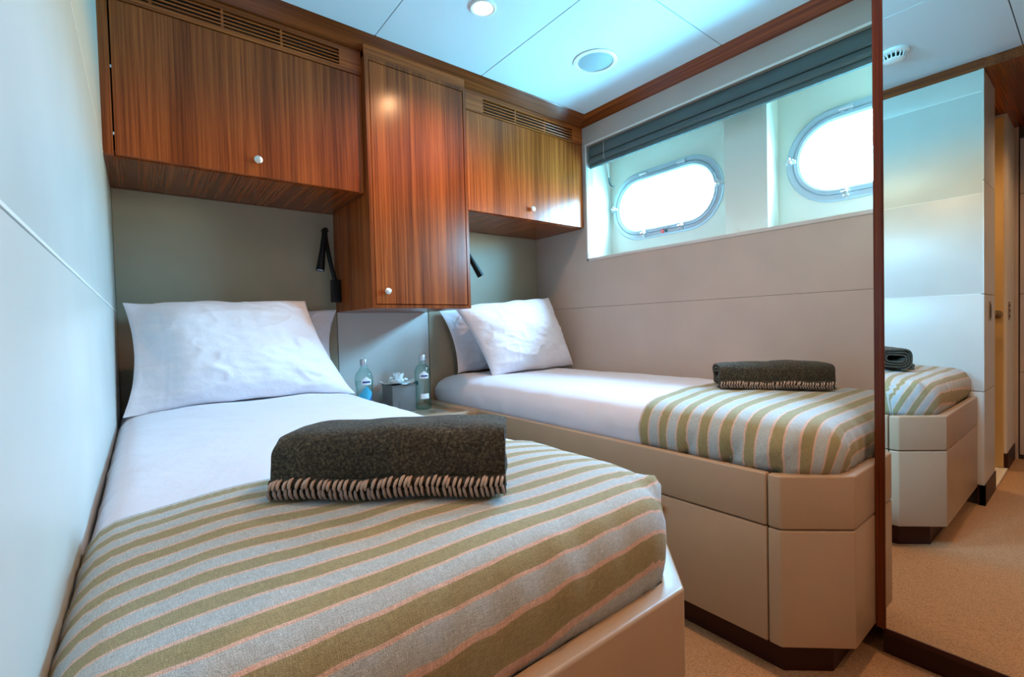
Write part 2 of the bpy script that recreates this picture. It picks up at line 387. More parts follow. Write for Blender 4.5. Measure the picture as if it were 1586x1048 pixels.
def ringloft(bm, cy, prof, a=SA, n=16, closed=True):
    rings = []
    for r, x in prof: rings.append([bm.verts.new((x, y, z)) for y, z in stadium(cy, 1.542, a, r, n)])
    m_ = len(rings[0]); pairs = list(zip(rings, rings[1:])) + ([(rings[-1], rings[0])] if closed else [])
    for A, B in pairs:
        for k in range(m_): bm.faces.new((A[k], A[(k+1)%m_], B[(k+1)%m_], B[k]))
def porthole(n, cy, sticker):
    w_ = struct('window_%d' % n, None, None, 'oblong porthole with pale alloy frame and star-knob clamps')
    bm = bmesh.new()
    X = XW
    ringloft(bm, cy, [(.187, X), (.187, X-.007), (.181, X-.012), (.163, X-.011), (.158, X-.006), (.156, X+.02), (.156, X+.078), (.168, X+.078), (.168, X)])
    obj('outer_frame', bm, RING, w_, smooth=30)
    bm = bmesh.new()
    ringloft(bm, cy, [(.158, X+.006), (.158, X-.010), (.154, X-.014), (.143, X-.014), (.135, X-.008), (.131, X+.012), (.131, X+.03), (.158, X+.03)])
    obj('hinged_frame', bm, RING, w_, smooth=30)
    bm = bmesh.new(); vs = [bm.verts.new((X+.02, y, z)) for y, z in stadium(cy, 1.542, SA, .134)]; bm.faces.new(vs)
    obj('pane', bm, PANE, w_)
    # clamps with star knobs
    cl = [(cy+.316, 1.553), (cy-.316, 1.550), (cy+.115, 1.378), (cy-.115, 1.378)]
    for (y, z) in cl:
        bm = bmesh.new()
        d = Vector((0, y-cy, z-1.542)); horiz = abs(y-cy) > .2
        if horiz: bx(bm, X-.020, X-.004, y-.020, y+.020, z-.008, z+.008, bev=.003)
        else: bx(bm, X-.020, X-.004, y-.008, y+.008, z-.020, z+.020, bev=.003)
        lug = obj('clamp', bm, STEEL, w_, smooth=True)
        bm = bmesh.new()
        lathe(bm, (X-.020, y, z), [(0, -.016), (.007, -.016), (.010, -.012), (.010, -.003), (.006, 0), (0, 0)], 12, 'x')
        for k in range(5):
            th = 2*PI*k/5+.3
            tube(bm, [(X-.029, y+.006*math.cos(th), z+.006*math.sin(th)), (X-.031, y+.017*math.cos(th), z+.017*math.sin(th))], [.0045, .0035], 8)
        obj('star_knob', bm, STEEL, lug, smooth=True)
    for s in (1, -1):
        bm = bmesh.new(); y = cy+s*.115
        tube(bm, [(X-.013, y-.024, 1.712), (X-.013, y+.024, 1.712)], .007, 10)
        bx(bm, X-.012, X-.002, y-.020, y-.006, 1.685, 1.712, bev=.002); bx(bm, X-.012, X-.002, y+.006, y+.020, 1.685, 1.712, bev=.002)
        obj('hinge', bm, STEEL, w_, smooth=True)
    if sticker:
        bm = bmesh.new(); lathe(bm, (X-.0115, cy+.0, 1.374), [(0, -.004), (.011, -.004), (.011, 0), (0, 0)], 6, 'x')
        obj('sticker', bm, REDP, w_, label='small red hexagonal button')
        obj('latch_pin', box(X-.02, X-.010, cy-.028, cy-.018, 1.366, 1.380, bev=.002), TEAL, w_)
porthole(1, 1.474, True); porthole(2, .524, False)

# cornice
t1 = struct('trim_1', None, None, 'reddish wooden cornice around the ceiling')
def cornice(nm, pts_, axis, a, b, m):
    bm = bmesh.new(); prism(bm, pts_, axis, a, b); obj(nm, bm, m, t1)
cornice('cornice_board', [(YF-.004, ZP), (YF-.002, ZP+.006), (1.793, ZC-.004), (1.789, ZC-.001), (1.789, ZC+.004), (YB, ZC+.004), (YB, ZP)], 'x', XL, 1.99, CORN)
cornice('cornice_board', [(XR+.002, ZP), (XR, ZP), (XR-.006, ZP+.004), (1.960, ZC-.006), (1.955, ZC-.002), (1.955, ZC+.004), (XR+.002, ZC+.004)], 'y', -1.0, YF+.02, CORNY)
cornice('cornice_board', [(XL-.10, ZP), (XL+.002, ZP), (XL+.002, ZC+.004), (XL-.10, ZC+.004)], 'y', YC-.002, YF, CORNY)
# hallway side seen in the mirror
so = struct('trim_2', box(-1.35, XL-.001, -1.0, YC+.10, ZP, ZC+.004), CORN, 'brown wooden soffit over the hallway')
wh = struct('wall_hallway', None, None, 'cream panelled hallway wall with a doorway')
bm = bmesh.new(); bx(bm, -.404, XL-.001, YC, YC+.018, .0935, .529-.001); obj('wall_panel', bm, L_LEFT, wh)
for a, b_ in ((.530, .9780), (.981, 1.4965), (1.4995, 2.0)):
    obj('wall_panel', box(-.404, XL-.001, YC, YC+.018, a, b_, bev=.0015), L_LEFT, wh)
obj('wall_core', box(-.404, XL-.10, YC+.014, YC+.11, 0, ZC), SEAM, wh)
obj('wall_core', box(-1.35, -.86, YC+.014, YC+.11, 0, ZC), LINER, wh)
obj('wall_panel', box(-1.2, -.86, YC, YC+.018, .0935, ZP, bev=.002), LINER, wh)
obj('bathroom_wall', box(-1.35, XL-.10, 1.25, 1.29, 0, ZC), LINER, wh)
obj('bathroom_wall', box(-1.35, -1.31, YC, 1.29, 0, ZC), LINER, wh)
obj('ceiling_board', box(-1.35, XL-.10, YC+.10, 1.29, ZP+.01, ZC), LINER, wh)
obj('threshold', box(-.862, -.402, YC-.004, YC+.11, 0, .012, bev=.003), PALE, wh)
b1 = struct('baseboard_left', None, None, 'dark wooden skirting board')
obj('skirting', box(XL-.012, XL+.004, YC-.004, .372, 0, .0935), DARKW, b1)
obj('skirting', box(-.404, XL+.004, YC-.004, YC+.016, 0, .0935), DARKW, b1)
obj('skirting', box(-1.2, -.86, YC-.004, YC+.016, 0, .0935), DARKW, b1)
d1 = struct('door_1', None, None, 'open bathroom door, warm light painted gold on it, with a lever handle')
obj('door_leaf', box(-.88, -.84, YC+.012, 1.05, .015, ZP-.02, bev=.002), GOLDP, d1)
bm = bmesh.new(); lathe(bm, (-.84, .385, .885), [(0, 0), (.022, 0), (.022, .008), (.009, .010), (.009, .045), (0, .045)], 20, 'x')
tube(bm, [(-.80, .385, .885), (-.798, .40, .885), (-.798, .50, .882)], [.009, .009, .008], 12)
obj('lever_handle', bm, BRASS, d1, smooth=True)
fp = thing('flush_pull', 'dark oval flush pull in a brass plate on the cream wall end', 'handle', (-.2373, YC, .90))
obj('plate', box(-.262, -.213, YC-.003, YC, .855, .947, bev=.001), BRASS, fp)
bm = bmesh.new(); lathe(bm, (-.2375, YC-.0045, .90), [(0, 0), (.018, 0), (.018, .002), (0, .002)], 24, 'y')
for v_ in bm.verts: v_.co.z = .90+(v_.co.z-.90)*1.9
obj('recess', bm, BLACK, fp)
fp = thing('strike_plate', 'small brass strike plate on the door jamb beyond the lever', 'plate', (-.93, YC, .9))
obj('plate', box(-.98, -.90, YC-.003, YC, .85, .955, bev=.001), BRASS, fp)
for k in range(3): obj('slot', box(-.96, -.92, YC-.0045, YC-.002, .865+k*.03, .88+k*.03), BLACK, fp)
# end of the hallway
we = struct('wall_hallway_end', box(-1.31, -1.213, -1.0, YC+.01, 0, ZC), SEAM, 'tan panelled wall at the end of the hallway')
bm = bmesh.new(); bx(bm, -1.213, -1.2, .334, YC+.0, .0, ZP); obj('wall_panel', bm, L_WALL, we)
for a, b_ in ((.03, .529), (.532, 1.0), (1.003, 1.6), (1.603, 1.93)):
    obj('wall_panel', box(-1.213, -1.2, -.9, .328, a, b_, bev=.002), L_WALL, we)
struct('wall_front', box(-1.35, XR, -1.04, -1.0, 0, ZC), L_WALL, 'cream leather wall behind the photographer')

# ================================================================== CABINETS
def knob(parent, x, y, z, d=(0, -1, 0), r=.0135, m=KNOB, nm='knob'):
    bm = bmesh.new(); f = frame_from(d)
    lathe(bm, (x, y, z), [(0, -.004), (.006, -.004), (.005, .008), (r*.85, .010), (r, .014), (r*.96, .018), (r*.6, .0205), (0, .021)], 24, f)
    return obj(nm, bm, m, parent, smooth=50)
def vent(parent, x0, x1, z0, z1, divs, rows=5):
    n = rows; h = (z1-z0)/(n + (n-1)*.55); gp = h*.55
    for k in range(n-1):
        z = z0 + h*(k+1) + gp*k
        obj('vent_slat', box(x0-.002, x1+.002, YF+.002, YF+.010, z, z+gp, bev=.0008, seg=1), WOODX, parent)
    for xd in divs: obj('vent_divider', box(xd-.004, xd+.004, YF+.0035, YF+.016, z0-.002, z1+.002), WOODX, parent)
def overhead(name, label, x0, x1, dx0, dx1, v0, v1, vz0, vz1, divs, kx, kz):
    t_ = thing(name, label, 'cabinet', ((x0+x1)/2, YB, ZU))
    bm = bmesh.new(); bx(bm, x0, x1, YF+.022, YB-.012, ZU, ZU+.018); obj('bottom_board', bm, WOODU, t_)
    bm = bmesh.new(); bx(bm, x0, x1, YF+.024, YB-.012, ZU+.018, ZP); obj('carcass', bm, GAP, t_)
    bm = bmesh.new()
    bx(bm, x0, x1, YF, YF+.022, 1.9065, vz0); bx(bm, x0, x1, YF, YF+.022, vz1, ZP)
    bx(bm, x0, v0, YF, YF+.022, vz0, vz1); bx(bm, v1, x1, YF, YF+.022, vz0, vz1)
    obj('vent_fascia', bm, WOODX, t_)
    vent(t_, v0, v1, vz0, vz1, divs)
    d = obj('door', box(dx0, dx1, YF, YF+.020, ZU+.003, 1.9025, bev=.0012, seg=1), WOODZ, t_)
    knob(d, kx, YF, kz)
    return t_
lc = overhead('overhead_cabinet', 'wide wooden overhead cabinet above the left bed, long slotted vent on top', XL, .7255, -.0445, .7245, -.02, .640, 1.924, 1.984, (.056, .250, .434), .3406, 1.493)
obj('filler_strip', box(XL, -.0485, YF, YF+.022, ZU, 1.9035), WOODT, lc)
for z in (1.50, 1.70): 
    bm = bmesh.new(); tube(bm, [(-.0465, YF+.003, z-.004), (-.0465, YF+.003, z+.004)], .0028, 8); obj('hinge_pin', bm, STEEL, lc, smooth=True)
overhead('overhead_cabinet', 'short wooden overhead cabinet above the right bed, beside the window wall', 1.198, XR-.001, 1.2205, 2.003, 1.320, 1.925, 1.912, 1.980, (1.521, 1.723), 1.6103, 1.4925)
tc_ = thing('tall_cabinet', 'tall wooden wall cabinet hanging between the beds, lower than its neighbours', 'cabinet', (.962, YB, ZT))
X0, X1 = .7265, 1.1975
bm = bmesh.new(); bx(bm, X0, X0+.02, YT+.012, YB-.01, ZT, ZP); obj('side_panel', bm, WOODZ, tc_)
bm = bmesh.new(); bx(bm, X1-.02, X1, YT+.012, YB-.01, ZT, ZP); obj('side_panel', bm, WOODZ, tc_)
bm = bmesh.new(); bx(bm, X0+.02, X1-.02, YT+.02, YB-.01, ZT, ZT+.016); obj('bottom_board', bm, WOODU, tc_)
bm = bmesh.new(); bx(bm, X0+.02, X1-.02, YT+.024, YB-.01, ZT+.016, ZP); obj('carcass', bm, GAP, tc_)
bm = bmesh.new()
bx(bm, X0, .7425, YT, YT+.012, ZT, 1.975); bx(bm, 1.183, X1, YT, YT+.012, ZT, 1.975)
bx(bm, .7425, 1.183, YT, YT+.012, ZT, .9885); bx(bm, .7425, 1.183, YT, YT+.012, 1.961, 1.975)
obj('face_frame', bm, WOODT, tc_)
obj('top_filler', box(X0, X1, YT+.006, YT+.04, 1.975, 2.022), WOODX, tc_)
d = obj('door', box(.7450, 1.1805, YT+.001, YT+.018, .9915, 1.9585, bev=.0015, seg=1), WOODZ, tc_)
knob(d, .7887, YT+.001, 1.0432)

# ================================================================== MIRROR WARDROBE
mw = thing('mirror_wardrobe', 'full-height mirrored wardrobe side at the foot of the right bed', 'wardrobe', (1.75, 0, 0))
bm = bmesh.new(); bx(bm, XM+.012, XR, -.99, .3715, .080, ZP); obj('carcass', bm, L_BED, mw)
obj('mirror', box(XM, XM+.012, -.99, .3510, .083, ZP), MIRROR, mw)
obj('frame_stile', box(XM-.004, XM+.012, .3510, .3722, .080, ZP, bev=.002), FRAMEW, mw)
obj('plinth', box(1.512, XR, -.99, .365, 0, .080), DARKW, mw)
obj('bottom_rail', box(XM-.002, XM+.012, -.99, .3510, .070, .083), DARKW, mw)

# ================================================================== BEDS
ZR, ZM, ZB = .5068, .3745, .0848
def plan_poly(bm, pts, z0, z1, bev=0.0):
    A = [bm.verts.new((x, y, z0)) for x, y in pts]; B = [bm.verts.new((x, y, z1)) for x, y in pts]; n = len(pts)
    for i in range(n): bm.faces.new((A[i], A[(i+1)%n], B[(i+1)%n], B[i]))
    f0 = bm.faces.new(A[::-1]); f1 = bm.faces.new(B)
    if bev:
        es = list({e for v in A+B for e in v.link_edges})
        bmesh.ops.bevel(bm, geom=es, offset=bev, segments=3, profile=.5, affect='EDGES')
def inset_poly(pts, d):
    # convex polygon, counter-clockwise
    n = len(pts); out = []
    L = []
    for i in range(n):
        a, b = Vector(pts[i]), Vector(pts[(i+1)%n]); e_ = (b-a).normalized(); nn = Vector((-e_.y, e_.x)); L.append((a+nn*d, e_))
    for i in range(n):
        p, r = L[i-1]; q, s = L[i]
        cr = r.x*s.y - r.y*s.x
        t_ = ((q-p).x*s.y - (q-p).y*s.x)/cr; out.append(tuple(p+r*t_))
    return out
def bed_base(label, mir):
    """mir(x): maps right-bed x to this bed"""
    f = mir
    t_ = thing('bed_platform', label, 'bed', (f(1.62), 1.3, 0), None)
    def fix(pts):
        pts = [(f(x), y) for x, y in pts]
        a = sum(pts[i][0]*pts[(i+1)%len(pts)][1]-pts[(i+1)%len(pts)][0]*pts[i][1] for i in range(len(pts)))
        return pts if a > 0 else pts[::-1]
    XB = 1.1986; YS = .521; XE = XR-.0005
    corner = [(XB, YS-.0015), (XB, .489), (1.326, .3725), (XE, .3725), (XE, YS-.0015)]
    # corner modules: outer skin as solid blocks, top one carries the lip
    bm = bmesh.new(); plan_poly(bm, fix(corner), ZB, ZM-.0015, .004); obj('corner_panel', bm, L_BED, t_, smooth=True)
    # padded rim, sits round the mattress
    w2 = .024
    def strip(pts, name):
        bm = bmesh.new(); plan_poly(bm, fix(pts), ZM+.0015, ZR, .005); return obj(name, bm, L_BED, t_, smooth=35)
    strip([(XB, YS-.0015), (XB, .489), (1.326, .3725), (XE, .3725), (XE, .3725+w2), (1.336, .3725+w2), (XB+w2, .499), (XB+w2, YS-.0015)], 'rim_corner')
    strip([(XB, YS+.0015), (XB+w2, YS+.0015), (XB+w2, 1.7895), (XB, 1.7895)], 'rim_side')
    strip([(XB, 1.7925), (XB+w2, 1.7925), (XB+w2, 2.262), (XB, 2.262)], 'rim_side')
    def blk(name, x0, x1, y0, y1, z0, z1, m=L_BED, bev=.003):
        a, b = sorted((f(x0), f(x1))); return obj(name, box(a, b, y0, y1, z0, z1, bev=bev), m, t_, smooth=True)
    d = blk('drawer_front', XB, XB+.02, YS+.0015, 1.15, ZB, ZM-.0015)
    knob(d, f(XB), .8195, .3348, (-1 if f(1) == 1 else 1, 0, 0), .0125, BRASS)
    d = blk('drawer_front', XB, XB+.02, 1.153, 1.788, ZB, ZM-.0015)
    knob(d, f(XB), 1.45, .3348, (-1 if f(1) == 1 else 1, 0, 0), .0125, BRASS)
    blk('carcass', XB+.026, XE, YS+.003, 2.26, ZB, ZR-.02, L_BED, 0)
    blk('mattress_board', 1.36, XE, .42, YS, ZM, ZR-.02, L_BED, 0)
    bm = bmesh.new(); plan_poly(bm, fix([(1.2430, 2.2), (1.2430, .503), (1.333, .423), (XE, .423), (XE, 2.2)]), 0, ZB+.002)
    obj('plinth', bm, DARKW, t_)
    return t_
bed_base('beige leather bed base along the window wall, brown plinth', lambda x: x)
XS = XL + XR   # mirrored bed on the left: the inner faces differ by a centimetre
bed_base('beige leather bed base in the foreground along the left wall', lambda x: XL + (XR-x)*(.793/.8077))

def softmax_dist(P, x, y, s):
    m_ = max(nx*x+ny*y-c_ for nx, ny, c_ in P)
    return m_ + s*math.log(sum(math.exp((nx*x+ny*y-c_-m_)/s) for nx, ny, c_ in P))
def loft_bed(planes, center, prof, n=260, inner=18, crown=.02, s=.010, off=0.0, wr_=None, zoff=0.0, seglen=None):
    """rings at signed inset d and height z, then crowned to the centre"""
    cx, cy = center
    def ray(th, d):
        lo, hi = 0.0, 3.0; c_, s_ = math.cos(th), math.sin(th)
        for _ in range(36):
            m_ = (lo+hi)/2
            if softmax_dist(planes, cx+c_*m_, cy+s_*m_, s) < -d: lo = m_
            else: hi = m_
        return lo
    # even spacing along the outline
    dense = [(cx+math.cos(2*PI*k/2000)*ray(2*PI*k/2000, 0), cy+math.sin(2*PI*k/2000)*ray(2*PI*k/2000, 0)) for k in range(2000)]
    L = [0]
    for k in range(2000):
        a, b = dense[k], dense[(k+1)%2000]; L.append(L[-1]+math.hypot(a[0]-b[0], a[1]-b[1]))
    ths = []; j = 0
    for k in range(n):
        t_ = L[-1]*k/n
        while L[j+1] < t_: j += 1
        f = (t_-L[j])/(L[j+1]-L[j]); ths.append(2*PI*(j+f)/2000)
    rings = []
    for d, z in prof:
        rings.append([Vector((cx+math.cos(th)*ray(th, d-off), cy+math.sin(th)*ray(th, d-off), z+zoff)) for th in ths])
    top = rings[-1]; zt = prof[-1][1]+zoff
    for q in range(1, inner):
        f = 1-q/inner
        rings.append([Vector((cx+(p.x-cx)*f, cy+(p.y-cy)*f, zt+crown*(1-f**2.2))) for p in top])
    rings.append([Vector((cx, cy, zt+crown))])
    # outward plan normals of the outline, for wrinkles and stripes
    def nrm(x, y):
        e_ = .001; gx = softmax_dist(planes, x+e_, y, s)-softmax_dist(planes, x-e_, y, s); gy = softmax_dist(planes, x, y+e_, s)-softmax_dist(planes, x, y-e_, s)
        v_ = Vector((gx, gy, 0)); return v_.normalized() if v_.length > 0 else v_
    NR = [nrm(p.x, p.y) for p in rings[0]]
    bm = bmesh.new(); V = []
    for ri, r in enumerate(rings):
        row = []
        for k, p in enumerate(r):
            nn = NR[k] if len(r) > 1 else Vector((0, 0, 0))
            if wr_: p = wr_(p, nn, min(1.0, ri/len(prof)))
            row.append(bm.verts.new(p))
        V.append(row)
    for A, B in zip(V, V[1:]):
        for k in range(len(A)):
            j = (k+1) % len(A)
            if len(B) == 1: bm.faces.new((A[k], A[j], B[0]))
            else: bm.faces.new((A[k], A[j], B[j], B[k]))
    bm.faces.new(V[0][::-1])
    return bm
PROF = [(.004, .492), (-.001, .520), (-.004, .550), (-.003, .575), (.002, .595), (.010, .611), (.022, .624), (.038, .632), (.060, .637), (.085, .640)]
r2 = math.sqrt(.5)
PL_L = [(-1, 0, .0695), (1, 0, .681), (0, -1, -.402), (0, 1, 2.258), (r2, -r2, .1345)]
PL_R = [(1, 0, 2.001), (-1, 0, -1.229), (0, -1, -.402), (0, 1, 2.258), (-r2, -r2, -1.216)]
# the chamfer of the right mattress: x + y >= 1.216*sqrt2 = 1.7197
FOLDS = [(.760, .010, .010, .5), (.640, .012, .011, .7), (.575, .008, -.006, .8), (.520, .010, .007, 1.0), (.86, .012, .005, .3)]
def wrinkle(amt, ears=None, pleat=0.0):
    def f(p, nn, t_):
        side = 1-t_
        if pleat > 1 and nn.x < -.5 and p.y < 1.0:
            for y0, w_, a_, k_ in FOLDS:
                q = (p.y - y0 + (p.z-.50)*k_)/(w_*(1+(p.z-.5)*9)); p = p - nn*(a_*(1.9 if pleat > 1.45 and a_ > 0 else 1.4)*math.exp(-q*q)*max(0.0, min(1.0, (.625-p.z)/.09)))
        if pleat > 1 and nn.y < -.5 and p.x > 1.4:
            p = p + nn*((.0 if pleat > 1.45 else .004)*math.sin(p.x*95)*max(0.0, min(1.0, (.60-p.z)/.08)))
        a = nz(p.x, p.y, p.z, 7)*.004*amt + nz(p.x+5, p.y, p.z, 22)*.0014*amt
        p = p + Vector((0, 0, a*(.4+.6*t_)))
        if side > .25:
            u = (p.x*nn.y - p.y*nn.x)
            p = p + nn*(nz(u*3, nn.x*2+3, p.z*2, 9)*.004*amt + (nz(u, nn.x, 7.7, 26)*.004*pleat)*min(1, side*1.3))
        for (ex, ey, ez, r, hx, hy, hz) in (ears or []):
            dd = math.sqrt((p.x-ex)**2+(p.y-ey)**2+((p.z-ez)*.8)**2)
            g_ = math.exp(-(dd/r)**2); p = p + Vector((hx, hy, hz))*g_
        return p
    return f
def uv_stripe(bm, yh, slope=0.0, x0=0.0, tilt=None, shear=0.0):
    uv = bm.loops.layers.uv.new('stripe'); bm.normal_update()
    nrm = {v: v.normal.copy() for v in bm.verts}
    for f in bm.faces:
        for l in f.loops:
            c = l.vert.co; nn = nrm[l.vert]
            w_ = tilt(c) if tilt else max(0.0, -nn.y)**.8
            drop = max(0.0, .648-c.z)
            t0 = yh - c.y + drop*w_
            l[uv].uv = (c.x + (.0 if abs(nn.x) < .6 else c.z), t0 + (slope + shear*max(0.0, min(1.0, t0/.45)))*(c.x-x0))
PROF_R = [(.004, .492), (-.003, .518), (-.006, .543), (-.003, .568), (.006, .590), (.020, .608), (.040, .622), (.065, .632), (.095, .638)]
def make_mattress(label, planes, center, ears, PR, pleat):
    bm = loft_bed(planes, center, PR, 240, 16, .016, wr_=wrinkle(1.0, ears, pleat))
    return tag(obj('mattress', bm, SHEET, smooth=60), label, 'mattress')
EAR_L = [(.634, .456, .628, .017, .016, -.016, .018)]
EAR_R = []
make_mattress('mattress in a smooth white sheet on the left bed, nearest the camera', PL_L, (.30, 1.33), EAR_L, PROF, .2)
make_mattress('mattress in a white sheet on the right bed under the portholes', PL_R, (1.61, 1.33), EAR_R, PROF_R, 1.5)
def make_throw(label, planes, center, yh, slope, x0, ears, pleat, tilt, shear, m, PR):
    prof = [(.004, .494)] + PR[1:]
    bm = loft_bed(planes, center, prof, 420, 26, .016, off=.005, zoff=.0055, wr_=wrinkle(1.0, ears, pleat))
    bot = [f for f in bm.faces if len(f.verts) > 10]; bmesh.ops.delete(bm, geom=bot, context='FACES_ONLY')
    bmesh.ops.bisect_plane(bm, geom=bm.verts[:]+bm.edges[:]+bm.faces[:], plane_co=(x0, yh, .6), plane_no=Vector((-slope, 1, 0)).normalized(), clear_outer=True)
    uv_stripe(bm, yh, slope, x0, tilt, shear)
    o = obj('bed_throw', bm, m, smooth=60)
    md = o.modifiers.new('thickness', 'SOLIDIFY'); md.thickness = .003; md.offset = -1
    return tag(o, label, 'throw')
def tiltL(c):
    # on the foot and the cut corner the bands run level
    if c.y < .47 or (c.x - c.y) > .165: return .46
    return 0.0
def tiltR(c):
    # swings smoothly round the cut corner
    ss = lambda q: (lambda k: k*k*(3-2*k))(max(0.0, min(1.0, q)))
    return ss((c.x-1.215)/.19)*ss((.60-c.y)/.20)*.9
make_throw('green and grey-blue striped bed throw over the foot of the left bed', PL_L, (.30, 1.33), .800, -.10, .30, EAR_L, .2, tiltL, .14, THROW, PROF)
make_throw('green and grey-blue striped bed throw on the right bed, pleated at its corner', PL_R, (1.61, 1.33), .915, 0.0, 1.6, EAR_R, 1.4, tiltR, 0.0, THROWR, PROF_R)

# ================================================================== PILLOWS
def bed_surface(planes, PR, x, y):
    d_ = -softmax_dist(planes, x, y, .010)
    if d_ < PR[2][0]: return 0.0
    for (da, za), (db, zb) in zip(PR[2:], PR[3:]):
        if da <= d_ <= db: return za+(zb-za)*(d_-da)/(db-da)
    return PR[-1][1] + .016*min(1.0, (d_-PR[-1][0])/.25) - .001
def pillow(label, BL, BR, TL, TR, thick, front, waist=.05, hem=None, seed=0, parent=None, sag=0.0):
    BL, BR, TL, TR = map(Vector, (BL, BR, TL, TR)); front = Vector(front).normalized()
    nu, nv = 90, 64; bm = bmesh.new(); G = {}
    W_ = (BR-BL).length; H_ = (TL-BL).length
    for side in (0, 1):
        for i in range(nu+1):
            for j in range(nv+1):
                u, v = i/nu, j/nv
                if side == 1 and (i in (0, nu) or j in (0, nv)): G[1, i, j] = G[0, i, j]; continue
                U2, V2 = 2*u-1, 2*v-1
                # waisted outline: edges pulled in between pointed corners
                uu = .5+(u-.5)*(1-waist*2*(1-V2*V2)); vv = .5+(v-.5)*(1-waist*.9*(1-U2*U2))
                p = BL.lerp(BR, uu).lerp(TL.lerp(TR, uu), vv)
                e_ = max(0.0, (1-abs(U2)**2.6))*max(0.0, (1-abs(V2)**2.6))
                th = thick*(e_**.55)
                if hem is not None:
                    q = (u if hem > 0 else 1-u)
                    k_ = max(0.0, min(1.0, q/.24)); th *= .30+.70*k_*k_*(3-2*k_)
                    th -= .0035*math.exp(-((q-.135)/.006)**2) + .0025*math.exp(-((q-.165)/.005)**2)
                wv = nz(u*3+seed, v*3, side, 1.0)*.013 + nz(u*7+seed, v*9, side+3, 1.0)*.008*(1-.3*e_) + nz(u*16+seed, v*22+3*u, side+5, 1.0)*.003
                cr = abs(nz(u*4+v*3+seed, v*5-u*2, 7+side, 1.1))
                wv += (.010*math.exp(-(cr/.05)**2))*(.3+.7*abs(U2)*abs(V2)) *(1 if side == 0 else .3)
                n_ = front if side == 0 else -front
                p = p + n_*(th*(.68 if side == 0 else .24)) + n_*(wv*min(1, e_*3))
                
                ew = nz(u*6+seed, v*6, 11, 1.0)*.008
                p = p + Vector((0, ew*.6, ew*(1-e_)))*(1 if e_ < .2 else .0)
                if p.z < .70:
                    f_ = bed_surface(PL_L, PROF, p.x, p.y) if p.x < 1 else bed_surface(PL_R, PROF_R, p.x, p.y)
                    if p.z < f_: p.z = f_ + (f_-p.z)*-.02
                G[side, i, j] = bm.verts.new(p)
    for side in (0, 1):
        for i in range(nu):
            for j in range(nv):
                q = [G[side, i, j], G[side, i+1, j], G[side, i+1, j+1], G[side, i, j+1]]
                if side: q = q[::-1]
                try: bm.faces.new(q)
                except ValueError: pass
    o = obj('pillow', bm, PILLOWM, smooth=80)
    return tag(o, label, 'pillow')
pillow('rear white pillow on the left bed, showing beside the tall cabinet', (.06, 2.19, .655), (.700, 2.195, .650), (.02, 2.225, .985), (.713, 2.22, .985), .09, (0, -1, .18), .055, seed=4)
pillow('front white pillow on the left bed with a stitched hem, leaning back', (-.058, 1.905, .632), (.672, 1.895, .632), (-.050, 2.11, 1.004), (.545, 2.10, 1.018), .17, (0, -1, .42), .045, hem=1, seed=1)
pillow('rear white pillow on the right bed against the headboard', (1.345, 2.195, .640), (1.965, 2.195, .645), (1.255, 2.228, .988), (1.97, 2.225, 1.00), .09, (0, -1, .15), .05, hem=1, seed=9)
pillow('front white pillow on the right bed, brightly lit near the wall', (1.372, 1.905, .632), (1.955, 1.915, .655), (1.272, 2.10, .998), (1.935, 2.09, 1.055), .17, (-.05, -1, .42), .035, hem=None, seed=14)

